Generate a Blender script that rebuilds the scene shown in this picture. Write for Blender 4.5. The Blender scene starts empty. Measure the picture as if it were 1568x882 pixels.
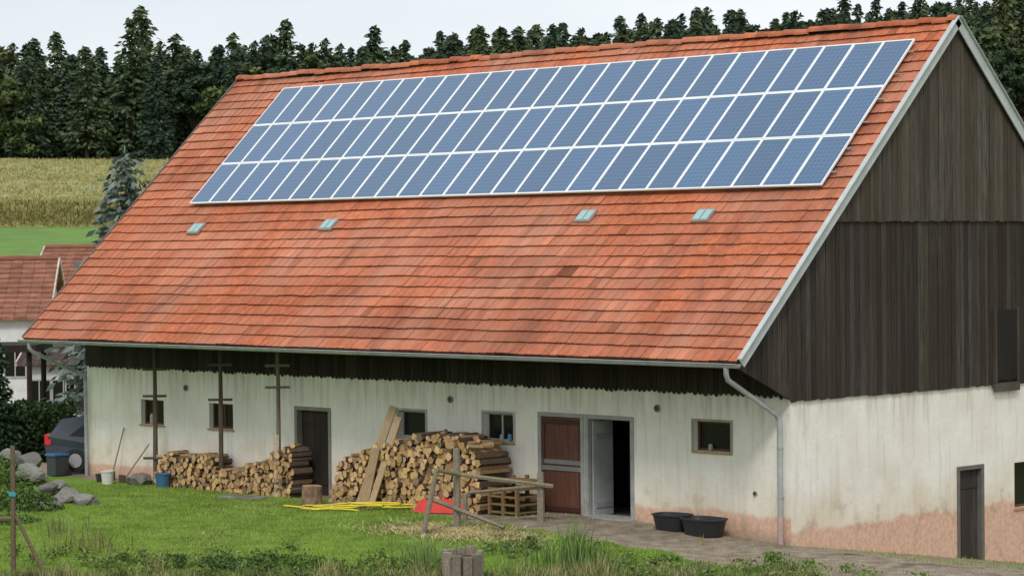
import bpy, math, random
import numpy as np
from mathutils import Matrix,Vector
from mathutils import noise as mn
random.seed(7)
L=24.0
# surveyed dimensions of the barn (metres)
H1,he,hr,W2,oe,og,ogl,h2,zb=2.875,3.756,10.834,5.636,1.772,.186,.320,6.557,2.939
# camera pose
C=np.array([32.157,-40.248,6.131]);yaw,pitch,roll,f=-.78285,-.01798,-.01052,3891.642
fw=np.array([math.sin(yaw)*math.cos(pitch),math.cos(yaw)*math.cos(pitch),math.sin(pitch)])
_r=np.array([math.cos(yaw),-math.sin(yaw),0]);_u=np.cross(_r,fw)
rr=_r*math.cos(roll)+_u*math.sin(roll);uu=-_r*math.sin(roll)+_u*math.cos(roll)
# valley axes: s runs up the valley towards the forest, l across it
VO=np.array([32.157,-40.248]);FH=np.array([-.7053,.7089]);FH/=np.linalg.norm(FH);RH=np.array([FH[1],-FH[0]])
def BG(s,l): q=VO+FH*s+RH*l; return float(q[0]),float(q[1])

class MB:
    def __init__(s): s.v=[];s.f=[];s.c=[];s.m=[]
    def add(s,vs,fs,c=(1,1,1),m=0):
        o=len(s.v); s.v+=[tuple(map(float,q)) for q in vs]; s.c+=[c]*len(vs)
        s.f+=[tuple(i+o for i in ff) for ff in fs]; s.m+=[m]*len(fs)
    def obox(s,c0,ax,ay,az,c=(1,1,1),m=0):
        c0=np.array(c0,float);ax=np.array(ax,float);ay=np.array(ay,float);az=np.array(az,float)
        vs=[c0+i*ax+j*ay+k*az for k in(-1,1) for j in(-1,1) for i in(-1,1)]
        s.add(vs,[(0,2,3,1),(4,5,7,6),(0,1,5,4),(2,6,7,3),(0,4,6,2),(1,3,7,5)],c,m)
    def box(s,lo,hi,c=(1,1,1),m=0):
        lo=np.array(lo,float);hi=np.array(hi,float);h=(hi-lo)/2
        s.obox((lo+hi)/2,(h[0],0,0),(0,h[1],0),(0,0,h[2]),c,m)
    def beam(s,a,b,w,h,c=(1,1,1),m=0,up=(0,0,1)):
        a=np.array(a,float);b=np.array(b,float);d=b-a;ln=np.linalg.norm(d);d/=ln
        sd=np.cross(d,up)
        if np.linalg.norm(sd)<1e-3: sd=np.cross(d,(0,1,0))
        sd/=np.linalg.norm(sd);u2=np.cross(sd,d)
        s.obox((a+b)/2,d*ln/2,sd*w/2,u2*h/2,c,m)
    def tube(s,pts,r,n=8,c=(1,1,1),m=0,cap=True,jit=0,capc=None):
        pts=[np.array(q,float) for q in pts]
        if not hasattr(r,'__len__'): r=[r]*len(pts)
        vs=[];prev=None
        for i,q in enumerate(pts):
            d=pts[min(i+1,len(pts)-1)]-pts[max(i-1,0)];d/=np.linalg.norm(d)+1e-9
            if prev is None:
                a=np.cross(d,(0,0,1))
                if np.linalg.norm(a)<.1:a=np.cross(d,(1,0,0))
            else: a=prev-d*(prev@d)
            a/=np.linalg.norm(a);prev=a;b=np.cross(d,a)
            for k in range(n):
                t=2*math.pi*k/n; rad=r[i]*(1+random.uniform(-jit,jit))
                vs.append(q+rad*(math.cos(t)*a+math.sin(t)*b))
        fs=[(i*n+k,i*n+(k+1)%n,(i+1)*n+(k+1)%n,(i+1)*n+k) for i in range(len(pts)-1) for k in range(n)]
        s.add(vs,fs,c,m)
        if cap:
            s.add(vs[:n],[tuple(range(n))],capc or c,m); s.add(vs[-n:],[tuple(range(n-1,-1,-1))],capc or c,m)
    def obj(s,name,mats,parent=None,smooth=False,bevel=0):
        me=bpy.data.meshes.new(name);me.from_pydata(s.v,[],s.f)
        for mt in mats: me.materials.append(mt)
        me.polygons.foreach_set("material_index",s.m)
        a=me.color_attributes.new("Col",'FLOAT_COLOR','POINT')
        a.data.foreach_set("color",np.c_[np.array(s.c,float),np.ones(len(s.c))].ravel())
        if smooth: me.polygons.foreach_set("use_smooth",[True]*len(s.f))
        o=bpy.data.objects.new(name,me);bpy.context.collection.objects.link(o)
        if parent:o.parent=parent
        if bevel:
            b=o.modifiers.new("b",'BEVEL');b.width=bevel;b.segments=1;b.limit_method='ANGLE'
        return o
def setcol(me,c):
    a=me.color_attributes.new("Col",'FLOAT_COLOR','POINT')
    a.data.foreach_set("color",np.c_[c,np.ones(len(c))].astype(np.float32).ravel())
def npobj(name,V,F,cols,mats,parent=None,smooth=False):
    me=bpy.data.meshes.new(name);me.from_pydata(V.tolist(),[],F.tolist())
    for mt in mats: me.materials.append(mt)
    if cols is not None: setcol(me,cols)
    if smooth: me.polygons.foreach_set("use_smooth",[True]*len(F))
    o=bpy.data.objects.new(name,me);bpy.context.collection.objects.link(o)
    if parent:o.parent=parent
    return o
def empty(name,loc=(0,0,0)):
    e=bpy.data.objects.new(name,None);bpy.context.collection.objects.link(e);e.location=loc;return e
def j(a=.15): k=1+random.uniform(-a,a); return (k,k,k)

def M(name,c1,c2,scale=5,rough=.8,bump=0,stretch=(1,1,1),metal=0,col=True,big=None,bigs=.4,spec=.3,contrast=(.3,.7),objrand=False,bigstretch=(1,1,1),grime=None):
    m=bpy.data.materials.new(name);m.use_nodes=True;nt=m.node_tree;N=nt.nodes;K=nt.links
    b=N["Principled BSDF"];b.inputs["Roughness"].default_value=rough;b.inputs["Metallic"].default_value=metal
    b.inputs["Specular IOR Level"].default_value=spec
    tc=N.new("ShaderNodeTexCoord");mp=N.new("ShaderNodeMapping");mp.inputs["Scale"].default_value=stretch
    K.new(tc.outputs["Object"],mp.inputs["Vector"])
    n=N.new("ShaderNodeTexNoise");n.inputs["Scale"].default_value=scale;n.inputs["Detail"].default_value=6;n.inputs["Roughness"].default_value=.65
    K.new(mp.outputs[0],n.inputs["Vector"])
    r=N.new("ShaderNodeValToRGB");r.color_ramp.elements[0].position=contrast[0];r.color_ramp.elements[1].position=contrast[1]
    r.color_ramp.elements[0].color=(*c1,1);r.color_ramp.elements[1].color=(*c2,1)
    K.new(n.outputs["Fac"],r.inputs[0]);out=r.outputs[0]
    def mul(a,bb):
        mx=N.new("ShaderNodeMix");mx.data_type='RGBA';mx.blend_type='MULTIPLY';mx.inputs["Factor"].default_value=1
        K.new(a,mx.inputs["A"]);K.new(bb,mx.inputs["B"]);return mx.outputs["Result"]
    def patch(out,colr,sc_,strc,lo,hi,amt):
        n2=N.new("ShaderNodeTexNoise");n2.inputs["Scale"].default_value=sc_;n2.inputs["Detail"].default_value=7;n2.inputs["Roughness"].default_value=.62
        mp2=N.new("ShaderNodeMapping");mp2.inputs["Scale"].default_value=strc;K.new(tc.outputs["Object"],mp2.inputs["Vector"])
        K.new(mp2.outputs[0],n2.inputs["Vector"])
        r2=N.new("ShaderNodeValToRGB");r2.color_ramp.elements[0].position=lo;r2.color_ramp.elements[1].position=hi
        r2.color_ramp.elements[0].color=(0,0,0,1);r2.color_ramp.elements[1].color=(amt,amt,amt,1)
        mx=N.new("ShaderNodeMix");mx.data_type='RGBA';K.new(n2.outputs["Fac"],r2.inputs[0]);K.new(r2.outputs[0],mx.inputs["Factor"])
        K.new(out,mx.inputs["A"]);mx.inputs["B"].default_value=(*colr,1);return mx.outputs["Result"]
    if big is not None: out=patch(out,big,bigs,bigstretch,.4,.65,1)
    if grime is not None:
        out=patch(out,grime,1.1,(1.6,.45,.45),.50,.72,.7);out=patch(out,grime,26,(1,1,1),.56,.72,.55)
    if objrand:
        oi=N.new("ShaderNodeObjectInfo");r3=N.new("ShaderNodeValToRGB");r3.color_ramp.interpolation='CONSTANT'
        E=r3.color_ramp.elements;E[0].position=0;E[0].color=(.75,.85,.9,1);E[1].position=.25;E[1].color=(1,1,1,1)
        for ps,cc in ((.5,(1.15,1.08,.95,1)),(.62,(.85,.95,1.05,1)),(.8,(1.1,1.15,1,1)),(.92,(1.35,1.2,.95,1)),(.985,(2.2,1.2,.9,1))):
            e=E.new(ps);e.color=cc
        K.new(oi.outputs["Random"],r3.inputs[0]);out=mul(out,r3.outputs[0])
    if col:
        at=N.new("ShaderNodeAttribute");at.attribute_name="Col";out=mul(out,at.outputs["Color"])
    K.new(out,b.inputs["Base Color"])
    if bump:
        bp=N.new("ShaderNodeBump");bp.inputs["Strength"].default_value=bump;bp.inputs["Distance"].default_value=.02
        K.new(n.outputs["Fac"],bp.inputs["Height"]);K.new(bp.outputs[0],b.inputs["Normal"])
    return m

m_tile=M("roof_tile",(.40,.102,.048),(.60,.19,.09),7,.88,.3,big=(.49,.20,.125),bigs=.45,spec=.2,grime=(.25,.085,.055))
m_wood=M("weathered_wood",(.020,.0175,.0155),(.095,.082,.070),6,.85,.5,stretch=(6,6,.3),big=(.042,.031,.023),bigs=.5,bigstretch=(1,2.5,.5),contrast=(.32,.70))
m_wood2=M("grey_wood",(.16,.13,.10),(.34,.29,.23),8,.85,.4,stretch=(3,3,3))
m_plank=M("fresh_plank",(.30,.20,.11),(.50,.36,.21),6,.8,.3,stretch=(4,4,.5))
m_metal=M("zinc",(.33,.35,.37),(.48,.50,.52),4,.45,.1,metal=.3,spec=.5)
m_trim=M("verge_flashing",(.40,.43,.45),(.54,.56,.57),3,.5,.1)
m_frame=M("aluminium_frame",(.78,.80,.82),(.88,.89,.90),3,.4,0,spec=.5)
m_dark=M("dark_interior",(.012,.011,.01),(.02,.018,.016),3,.9)
m_door=M("brown_door",(.085,.036,.022),(.17,.072,.045),5,.7,.3,stretch=(5,5,.5))
m_grey=M("grey_paint",(.33,.34,.33),(.48,.49,.47),4,.7,.2)
m_white=M("white_paint",(.62,.62,.60),(.76,.76,.74),4,.6,.1)
m_bark=M("bark",(.05,.035,.025),(.13,.10,.075),10,.9,.5)
m_log=M("firewood",(.55,.50,.45),(1,1,1),14,.85,.3)
m_rock=M("stone",(.16,.15,.14),(.34,.33,.31),3,.9,.6,big=(.12,.13,.08),bigs=1.2)
m_leaf=M("foliage",(.6,.6,.6),(1.25,1.25,1.2),1.5,.75,0,spec=.2)
m_forest=M("forest_foliage",(.7,.7,.7),(1.25,1.25,1.2),.7,.85,0,spec=.1,objrand=True)
m_plast=M("plastic",(.85,.85,.85),(1,1,1),3,.45,0,spec=.5)
def glassmat(name,c,rough=.08,spec=.6):
    m=bpy.data.materials.new(name);m.use_nodes=True;b=m.node_tree.nodes["Principled BSDF"]
    b.inputs["Base Color"].default_value=(*c,1);b.inputs["Roughness"].default_value=rough;b.inputs["Specular IOR Level"].default_value=spec
    return m
m_glass=glassmat("window_glass",(.016,.015,.015),.12,.22)
m_skyl=glassmat("glass_tile",(.30,.50,.50),.2)
m_plaster=bpy.data.materials.new("plaster");m_plaster.use_nodes=True
nt=m_plaster.node_tree;N=nt.nodes;K=nt.links;b=N["Principled BSDF"];b.inputs["Roughness"].default_value=.9;b.inputs["Specular IOR Level"].default_value=.15
geo=N.new("ShaderNodeNewGeometry");sep=N.new("ShaderNodeSeparateXYZ");K.new(geo.outputs["Position"],sep.inputs[0])
def noise(scale,detail=6,vec=None,rough=.6):
    n=N.new("ShaderNodeTexNoise");n.inputs["Scale"].default_value=scale;n.inputs["Detail"].default_value=detail;n.inputs["Roughness"].default_value=rough
    K.new(vec or geo.outputs["Position"],n.inputs["Vector"]);return n.outputs["Fac"]
def mth(op,a,bb,cl=False):
    n=N.new("ShaderNodeMath");n.operation=op;n.use_clamp=cl
    for i,x in enumerate((a,bb)):
        if hasattr(x,"links"):K.new(x,n.inputs[i])
        else:n.inputs[i].default_value=x
    return n.outputs[0]
def mixc(fac,a,bb,bt='MIX'):
    n=N.new("ShaderNodeMix");n.data_type='RGBA';n.blend_type=bt
    for k,x in (("Factor",fac),("A",a),("B",bb)):
        if hasattr(x,"links"):K.new(x,n.inputs[k])
        else:n.inputs[k].default_value=x if k=="Factor" else (*x,1)
    return n.outputs["Result"]
def ramp(x,a,bb):
    n=N.new("ShaderNodeMapRange");n.inputs["From Min"].default_value=a;n.inputs["From Max"].default_value=bb;K.new(x,n.inputs["Value"]);return n.outputs[0]
nz=noise(1.1);nf=noise(9)
base=mixc(ramp(nz,.35,.7),(.87,.85,.79),(.77,.73,.64))
base=mixc(mth('MULTIPLY',ramp(nf,.5,.75),.3),base,(.64,.60,.51))
zz=mth('ADD',sep.outputs[2],mth('MULTIPLY',mth('SUBTRACT',nz,.5),-1.8))
isg=mth('GREATER_THAN',sep.outputs[0],-.005)
zz=mth('ADD',zz,mth('MULTIPLY',isg,.15))
base=mixc(mth('MULTIPLY',ramp(zz,1.35,.15),.68),base,(.68,.55,.36))
zp=mth('ADD',mth('ADD',sep.outputs[2],mth('MULTIPLY',mth('SUBTRACT',noise(1.3,4),.5),-.45)),mth('MULTIPLY',isg,.30))
zp=mth('ADD',zp,mth('MULTIPLY',mth('GREATER_THAN',sep.outputs[0],-7.5),-.16))
pk=ramp(zp,.40,.30)
base=mixc(mth('MULTIPLY',pk,.85),base,mixc(ramp(nf,.4,.6),(.62,.34,.23),(.72,.47,.35)))
base=mixc(mth('MULTIPLY',ramp(noise(2.2,8),.56,.66),mth('MULTIPLY',ramp(sep.outputs[2],1.1,.1),.6)),base,(.38,.31,.24))
# splash-back dirt at the foot of the wall, grey weathering below the boards
base=mixc(mth('MULTIPLY',ramp(mth('ADD',sep.outputs[2],mth('MULTIPLY',mth('SUBTRACT',noise(3,8),.5),-.6)),.22,.02),mth('MULTIPLY',mth('SUBTRACT',1.0,isg),.6)),base,(.30,.25,.19))
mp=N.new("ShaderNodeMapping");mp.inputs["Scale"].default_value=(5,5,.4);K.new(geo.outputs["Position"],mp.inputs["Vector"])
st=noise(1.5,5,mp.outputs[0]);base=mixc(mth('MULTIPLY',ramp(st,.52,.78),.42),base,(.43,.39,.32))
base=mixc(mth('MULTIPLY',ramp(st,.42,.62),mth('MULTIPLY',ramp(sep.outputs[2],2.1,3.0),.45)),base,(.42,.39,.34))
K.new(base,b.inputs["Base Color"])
bp=N.new("ShaderNodeBump");bp.inputs["Strength"].default_value=.4;bp.inputs["Distance"].default_value=.02;K.new(noise(14,8),bp.inputs["Height"]);K.new(bp.outputs[0],b.inputs["Normal"])
m_pv=bpy.data.materials.new("solar_cells");m_pv.use_nodes=True;nt=m_pv.node_tree;N=nt.nodes;K=nt.links;b=N["Principled BSDF"]
tc=N.new("ShaderNodeTexCoord");sp=N.new("ShaderNodeSeparateXYZ");K.new(tc.outputs["Object"],sp.inputs[0])
def cell(o,per,w):
    fr=mth('FRACT',mth('DIVIDE',o,per),0.); return mth('GREATER_THAN',mth('ABSOLUTE',mth('SUBTRACT',fr,.5),0.),.5-w)
ln=mth('MAXIMUM',cell(sp.outputs[0],.1255,.03),cell(sp.outputs[1],.127,.03))
geo=N.new("ShaderNodeNewGeometry")
at=N.new("ShaderNodeAttribute");at.attribute_name="Col"
cc=mixc(ln,(.034,.105,.225),(.12,.22,.36));cc=mixc(1.0,cc,at.outputs["Color"],'MULTIPLY')
K.new(cc,b.inputs["Base Color"]);b.inputs["Roughness"].default_value=.2;b.inputs["Specular IOR Level"].default_value=.6
b.inputs["Coat Weight"].default_value=.45;b.inputs["Coat Roughness"].default_value=.1

# ---------------- terrain
def smooth(a,b,x): t=np.clip((x-a)/(b-a),0,1);return t*t*(3-2*t)
def noise2(x,y,s,seed=0):
    return (np.sin(x*s+1.3*seed)*np.cos(y*s*1.1+seed)+.5*np.sin(x*s*2.3+y*s*1.7+seed*2)+.35*np.sin(-x*s*3.9+y*s*4.3+seed))/1.85
def Hf(x,y):
    x=np.asarray(x,float);y=np.asarray(y,float)
    s=(x-VO[0])*FH[0]+(y-VO[1])*FH[1];l=(x-VO[0])*RH[0]+(y-VO[1])*RH[1]
    z=np.interp(s,[-900,-60,0,10,22,30,38,44.5,47,49,110,125,150,200,285,300,420,600,1500],[60,10,4.48,2.7,.1,-.5,-.65,-.42,-.06,0,0,.9,3.4,7.6,14.5,15.5,24.5,36,52])
    zw=np.interp(x,[-26,-24,-16,-9,-6,-4,-1.5,0,2],[0,0,.03,.1,.2,.17,.06,0,-.05])
    z=z+zw*smooth(-9,-2,y)*smooth(6,1,y)
    z=z-.14*np.clip(y+.3,0,12)*smooth(-9,-1,x)*smooth(40,10,x)
    z=z+smooth(285,400,s)*l*.06+smooth(230,330,s)*l*.02
    z=z+.95*np.exp(-(((x+21.3)/2.2)**2+((y+5.2)/1.6)**2))
    z=z+.05*noise2(x,y,1.1,1)*smooth(-1,-3,y)*smooth(70,50,s)+smooth(120,200,s)*noise2(x,y,.03,2)*.8
    return z
def hz(x,y): return float(Hf(x,y))
NG=300
t=np.linspace(-1,1,NG);gx=-8+6.0*np.sinh(6.2*t);gy=-5+6.0*np.sinh(6.2*t)
X,Y=np.meshgrid(gx,gy);Z=Hf(X,Y)
V=np.stack([X,Y,Z],-1).reshape(-1,3)
i=np.arange(NG-1);I,J=np.meshgrid(i,i);a0=(J*NG+I).ravel();F=np.stack([a0,a0+1,a0+NG+1,a0+NG],1)
S=(V[:,0]-VO[0])*FH[0]+(V[:,1]-VO[1])*FH[1]
def dirtmask(x,y):
    edge=np.interp(x,[-30,-14,-10,-8,-5,0,3,8,14],[-.5,-.6,-.9,-1.9,-2.7,-3.1,-3.1,-2.0,-.6])
    return smooth(-.35,.35,y-edge+.35*noise2(x,y,1.7,5))*smooth(30,16,x)
D=dirtmask(V[:,0],V[:,1]);D[V[:,1]>14]=0
far=smooth(100,125,S);forest=smooth(284,292,S)
cols=np.stack([D,far,forest],1)
m_gr=bpy.data.materials.new("ground");m_gr.use_nodes=True;nt=m_gr.node_tree;N=nt.nodes;K=nt.links;b=N["Principled BSDF"];b.inputs["Roughness"].default_value=.95;b.inputs["Specular IOR Level"].default_value=.1
geo=N.new("ShaderNodeNewGeometry");at=N.new("ShaderNodeAttribute");at.attribute_name="Col";sc=N.new("ShaderNodeSeparateColor");K.new(at.outputs["Color"],sc.inputs[0])
g=mixc(ramp(noise(.9),.35,.65),(.14,.235,.035),(.21,.325,.055));g=mixc(mth('MULTIPLY',ramp(noise(25),.35,.7),.5),g,(.09,.14,.03))
g=mixc(ramp(noise(.35,3),.62,.75),g,(.26,.26,.10))
d=mixc(ramp(noise(3),.3,.7),(.20,.15,.115),(.40,.33,.27));d=mixc(ramp(noise(30),.5,.8),d,(.13,.10,.08));d=mixc(ramp(noise(.8),.55,.7),d,(.13,.09,.065))
fl=mixc(ramp(noise(.05),.3,.7),(.14,.25,.06),(.19,.31,.08));fl=mixc(mth('MULTIPLY',ramp(noise(.5,9),.4,.65),.6),fl,(.11,.18,.055))
dm=ramp(mth('ADD',sc.outputs[0],mth('MULTIPLY',mth('SUBTRACT',noise(4),.5),.9)),.4,.6)
o=mixc(dm,g,d);o=mixc(sc.outputs[1],o,fl);o=mixc(sc.outputs[2],o,(.03,.035,.015));K.new(o,b.inputs["Base Color"])
bp=N.new("ShaderNodeBump");bp.inputs["Strength"].default_value=.5;bp.inputs["Distance"].default_value=.04;K.new(noise(12,8),bp.inputs["Height"]);K.new(bp.outputs[0],b.inputs["Normal"])
npobj("ground",V,F,cols,[m_gr],smooth=True)

# ---------------- barn
barn=empty("barn")
T=(hr-he)/(W2+oe);al=math.atan(T);ca,sa=math.cos(al),math.sin(al);Ls=(W2+oe)/ca
X0=-L-ogl;X1=og
def RP(x,t,n=0): return (x,-oe+t*ca-n*sa,he+t*sa+n*ca)
def zroof(y): return he+T*(y+oe) if y<=W2 else he+T*(2*W2-y+oe)
def wall_holes(mb,a0,a1,z0,z1,holes,P,th):
    As=sorted({a0,a1}|{h[0] for h in holes}|{h[1] for h in holes});Zs=sorted({z0,z1}|{h[2] for h in holes}|{h[3] for h in holes})
    Zs=[z for z in Zs if z0<=z<=z1]
    for i in range(len(As)-1):
        for k in range(len(Zs)-1):
            am=(As[i]+As[i+1])/2;zm=(Zs[k]+Zs[k+1])/2
            if any(h[0]<am<h[1] and h[2]<zm<h[3] for h in holes):continue
            mb.add([P(As[i],Zs[k],0),P(As[i+1],Zs[k],0),P(As[i+1],Zs[k+1],0),P(As[i],Zs[k+1],0)],[(0,1,2,3)])
    for h in holes:
        q=[(h[0],h[2]),(h[1],h[2]),(h[1],h[3]),(h[0],h[3])]
        for i in range(4):
            A=q[i];B=q[(i+1)%4];mb.add([P(*A,0),P(*B,0),P(*B,th),P(*A,th)],[(0,1,2,3)])
PF=lambda a,z,d:(a,d,z)
PG=lambda a,z,d:(-d,a,z)
wins=[[-21.63,-20.66,1.49,2.13],[-18.78,-17.82,1.50,2.14],[-11.70,-10.75,1.60,2.24],[-8.85,-7.88,1.66,2.30],[-2.58,-1.57,1.75,2.37]]
d1=[-15.38,-14.13,0,2.14];d2=[-7.07,-5.77,0,2.33];d3=[-5.64,-4.31,0,2.33]
for dd in (d1,d2,d3): dd[2]=hz((dd[0]+dd[1])/2,-.05)-.03
wf=MB()
wall_holes(wf,-L,0,-1.2,he+oe*T-.15,wins+[d1,d2,d3],PF,.42)
gd=[5.80,6.72,-1.3,1.09];gw=[7.97,8.87,.06,1.08]
DY=2*W2
wall_holes(wf,0,DY,-1.6,H1+.02,[gd,gw],PG,.42)
wf.add([(-L,0,-1),(-L,DY,-1),(-L,DY,zroof(DY)-.15),(-L,W2,hr-.2),(-L,0,zroof(0)-.15)],[(0,1,2,3,4)])
wf.add([(-L,DY,-2),(0,DY,-2),(0,DY,zroof(DY)-.1),(-L,DY,zroof(DY)-.1)],[(0,1,2,3)])
wf.obj("plaster_walls",[m_plaster],barn)
inn=MB();inn.add([(-L+.43,2.6,-.5),(-.43,2.6,-.5),(-.43,2.6,he),(-L+.43,2.6,he)],[(0,1,2,3)]);inn.add([(-L+.4,.43,.02),(-.43,.43,.02),(-.43,2.6,.02),(-L+.4,2.6,.02)],[(0,1,2,3)])
inn.add([(-.9,.43,-.9),(-.9,DY,-.9),(-.9,DY,H1),(-.9,.43,H1)],[(0,1,2,3)])
inn.obj("dark_interior",[m_dark],barn)
def window(mb,h,P,dep=.14,fc=0,mull=False,fw_=.05):
    a0,a1,z0,z1=h
    def bx(A0,A1,Z0,Z1,d0,d1_,m,c=(1,1,1)):
        q=[P(A0,Z0,d0),P(A1,Z1,d1_)];lo=np.minimum(q[0],q[1]);hi=np.maximum(q[0],q[1]);mb.box(lo,hi,c,m)
    bx(a0+.003,a1-.003,z0+.003,z0+fw_,dep,dep+.05,fc);bx(a0+.003,a1-.003,z1-fw_,z1-.003,dep,dep+.05,fc)
    bx(a0+.003,a0+fw_,z0+fw_,z1-fw_,dep,dep+.05,fc);bx(a1-fw_,a1-.003,z0+fw_,z1-fw_,dep,dep+.05,fc)
    if mull:bx((a0+a1)/2-.02,(a0+a1)/2+.02,z0+fw_,z1-fw_,dep,dep+.045,fc)
    bx(a0+fw_,a1-fw_,z0+fw_,z1-fw_,dep+.03,dep+.035,2)
    bx(a0-.04,a1+.04,z0-.045,z0-.003,-.04,dep-.005,1,(1,.95,.85))
wb=MB()
for i_,h in enumerate(wins): window(wb,h,PF,.13,0 if i_ in(0,1,4) else 3,mull=(i_ in(1,3)))
window(wb,gw,PG,.13,0)
for h,fc_ in ((wins[2],(1,1,1)),(wins[3],(1,1,1)),(wins[4],(.75,.70,.62))):
    a0,a1,z0,z1=h
    for (A,B) in ((a0-.05,a0-.002),(a1,a1+.05)): wb.box((A,-.02,z0),(B,.02,z1+.05),fc_,3)
    wb.box((a0,-.018,z1+.001),(a1,.02,z1+.049),fc_,3)
for (x,z0,c,hh) in ((-21.3,1.55,(1.2,1.2,1.1),.22),(-8.1,1.72,(.3,.8,1.1),.12),(-8.35,1.72,(1,1,1),.1),(-2.2,1.81,(.9,.85,.7),.09)):
    wb.tube([(x,.10,z0-.04),(x,.10,z0+hh*.7),(x,.10,z0+hh)],[.05,.05,.02],10,c,3)
wb.obj("windows",[m_door,m_plank,m_glass,m_grey],barn)
def door(mb,h,P,dep,mi,np_=5,fr=1,split=False,fc=(1,1,1)):
    a0,a1,z0,z1=h
    def bx(A0,A1,Z0,Z1,d0,d1_,m,c=(1,1,1)):
        q=[P(A0,Z0,d0),P(A1,Z1,d1_)];mb.box(np.minimum(*q),np.maximum(*q),c,m)
    bx(a0-.05,a0+.05,z0,z1-.04,-.02,dep+.06,fr,fc);bx(a1-.05,a1+.05,z0,z1-.04,-.02,dep+.06,fr,fc);bx(a0-.05,a1+.05,z1-.04,z1+.05,-.02,dep+.06,fr,fc)
    if mi is None:return
    w=(a1-a0-.1)/np_
    for i in range(np_): bx(a0+.05+i*w+.003,a0+.05+(i+1)*w-.003,z0+.02,z1-.05,dep,dep+.03+random.uniform(-.004,.004),mi,j(.15))
    bx(a0+.05,a1-.05,z0,z1-.05,dep+.045,dep+.05,2)
    if split:
        zm=(z0+z1)/2
        for zc in (z0+.12,zm-.08,zm+.06,z1-.15): bx(a0+.06,a1-.06,zc-.05,zc+.05,dep-.025,dep-.002,fr if abs(zc-zm)<.1 else mi,(.5,.5,.5))
        for A in (a0+.06,a1-.14): bx(A,A+.08,z0+.18,z1-.21,dep-.022,dep-.003,mi,(.7,.7,.7))
    else:
        for zc in (z0+.35,z1-.4): bx(a0+.07,a1-.07,zc-.06,zc+.06,dep-.022,dep-.002,mi,(.8,.8,.8))
    zc=(z0+z1)/2;bx(a0+.09,a0+.13,zc,zc+.12,dep-.05,dep-.027,2,(6,6,6))
db=MB();door(db,d1,PF,.15,0,5,fc=(.6,.55,.48));door(db,d2,PF,.02,3,3,split=True,fc=(.8,.8,.8));door(db,d3,PF,.02,None,fc=(.8,.8,.8))
a0=d3[0]+.06;db.box((a0,.09,d3[2]+.03),(a0+.05,.72,d3[3]-.1),(.55,.57,.60),4);db.box((a0+.052,.15,d3[2]+.2),(a0+.075,.68,d3[2]+.32),(.42,.43,.46),4);db.box((a0+.052,.15,d3[3]-.5),(a0+.075,.68,d3[3]-.38),(.42,.43,.46),4)
db.box((d3[0]-.05,-.35,d3[2]-.02),(d3[1]+.1,.42,d3[2]+.05),(.9,.9,.9),1)
door(db,gd,PG,.1,0,4,fc=(.35,.33,.3))
db.obj("doors",[m_wood,m_grey,m_dark,m_door,m_white],barn,bevel=.004)
vb=MB()
for a,z in ((-9.91,2.55),(-3.58,2.59),(-19.71,2.49),(-.93,.95)):
    vb.tube([(a,-.03,z),(a,.01,z)],.085 if z>2 else .05,14,(.25,.24,.22),0);vb.tube([(a,-.034,z),(a,.0,z)],.06 if z>2 else .03,12,(.02,.02,.02),0)
vb.obj("vent_holes",[m_plast],barn)
gs=MB();y=-oe+.05
while y<2*W2+oe-.05:
    w=random.uniform(.13,.19);y1=min(y+w,2*W2+oe-.05);g=.006
    ym=(y+y1)/2
    if ym<0: zl0=he-.12+(H1-he+.12)*(y+oe)/oe;zl1=he-.12+(H1-he+.12)*(y1+oe)/oe
    elif ym>DY: zl0=zl1=H1
    else: zl0=zl1=H1-random.uniform(0,.03)
    def bd(x0,x1,y,y1,a,b_,c,d_,col,m):
        if c<=a+.02 and d_<=b_+.02:return
        vs=[(x0,y+g,a),(x0,y1-g,b_),(x0,y1-g,d_),(x0,y+g,c),(x1,y+g,a),(x1,y1-g,b_),(x1,y1-g,d_),(x1,y+g,c)]
        gs.add(vs,[(0,1,2,3),(4,7,6,5),(0,4,5,1),(1,5,6,2),(2,6,7,3),(3,7,4,0)],col,m)
    za,zb_=zroof(y)-.1,zroof(y1)-.1
    k=random.uniform(.5,1.3);col=(k,k*random.uniform(.90,1),k*random.uniform(.80,1))
    ox=random.uniform(0,.014)
    bd(.015,.045+ox,y,y1,zl0,zl1,min(za,h2+.05),min(zb_,h2+.05),col,0)
    k=random.uniform(1.1,1.95);col=(k,k*.99,k*.96)
    if max(za,zb_)>h2: bd(.06,.095+ox,y,y1,h2-.06-random.uniform(0,.03),h2-.06-random.uniform(0,.03),za,zb_,col,0)
    y=y1
yk=(h2+.25-he)/T-oe
gs.box((.0,yk,h2-.02),(.058,2*W2-yk,h2+.1),(.6,.6,.6),0)
gs.add([(.01,-oe,he-.15),(.01,0,H1),(.01,DY,H1),(.01,2*W2+oe,he-.15),(.01,W2,hr-.15)],[(0,1,2,3,4)],(.2,.2,.2),0)
sy=(7.16,4.52);sy2=(7.96,2.96)
gs.box((.05,sy[0],sy2[1]),(.10,sy2[0],sy[1]),(.3,.28,.26),0)
for (A,B,c,d_) in ((sy[0]-.06,sy[0],sy2[1]-.05,sy[1]+.05),(sy2[0],sy2[0]+.06,sy2[1]-.05,sy[1]+.05)): gs.box((.05,A,c),(.12,B,d_),(1.3,1.2,1.1),0)
gs.box((.05,sy[0]-.06,sy2[1]-.25),(.11,sy2[0]+.1,sy2[1]-.06),(1.8,1.8,1.8),0)
gs.obj("gable_siding",[m_wood],barn)
fb=MB();x=-L
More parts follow.
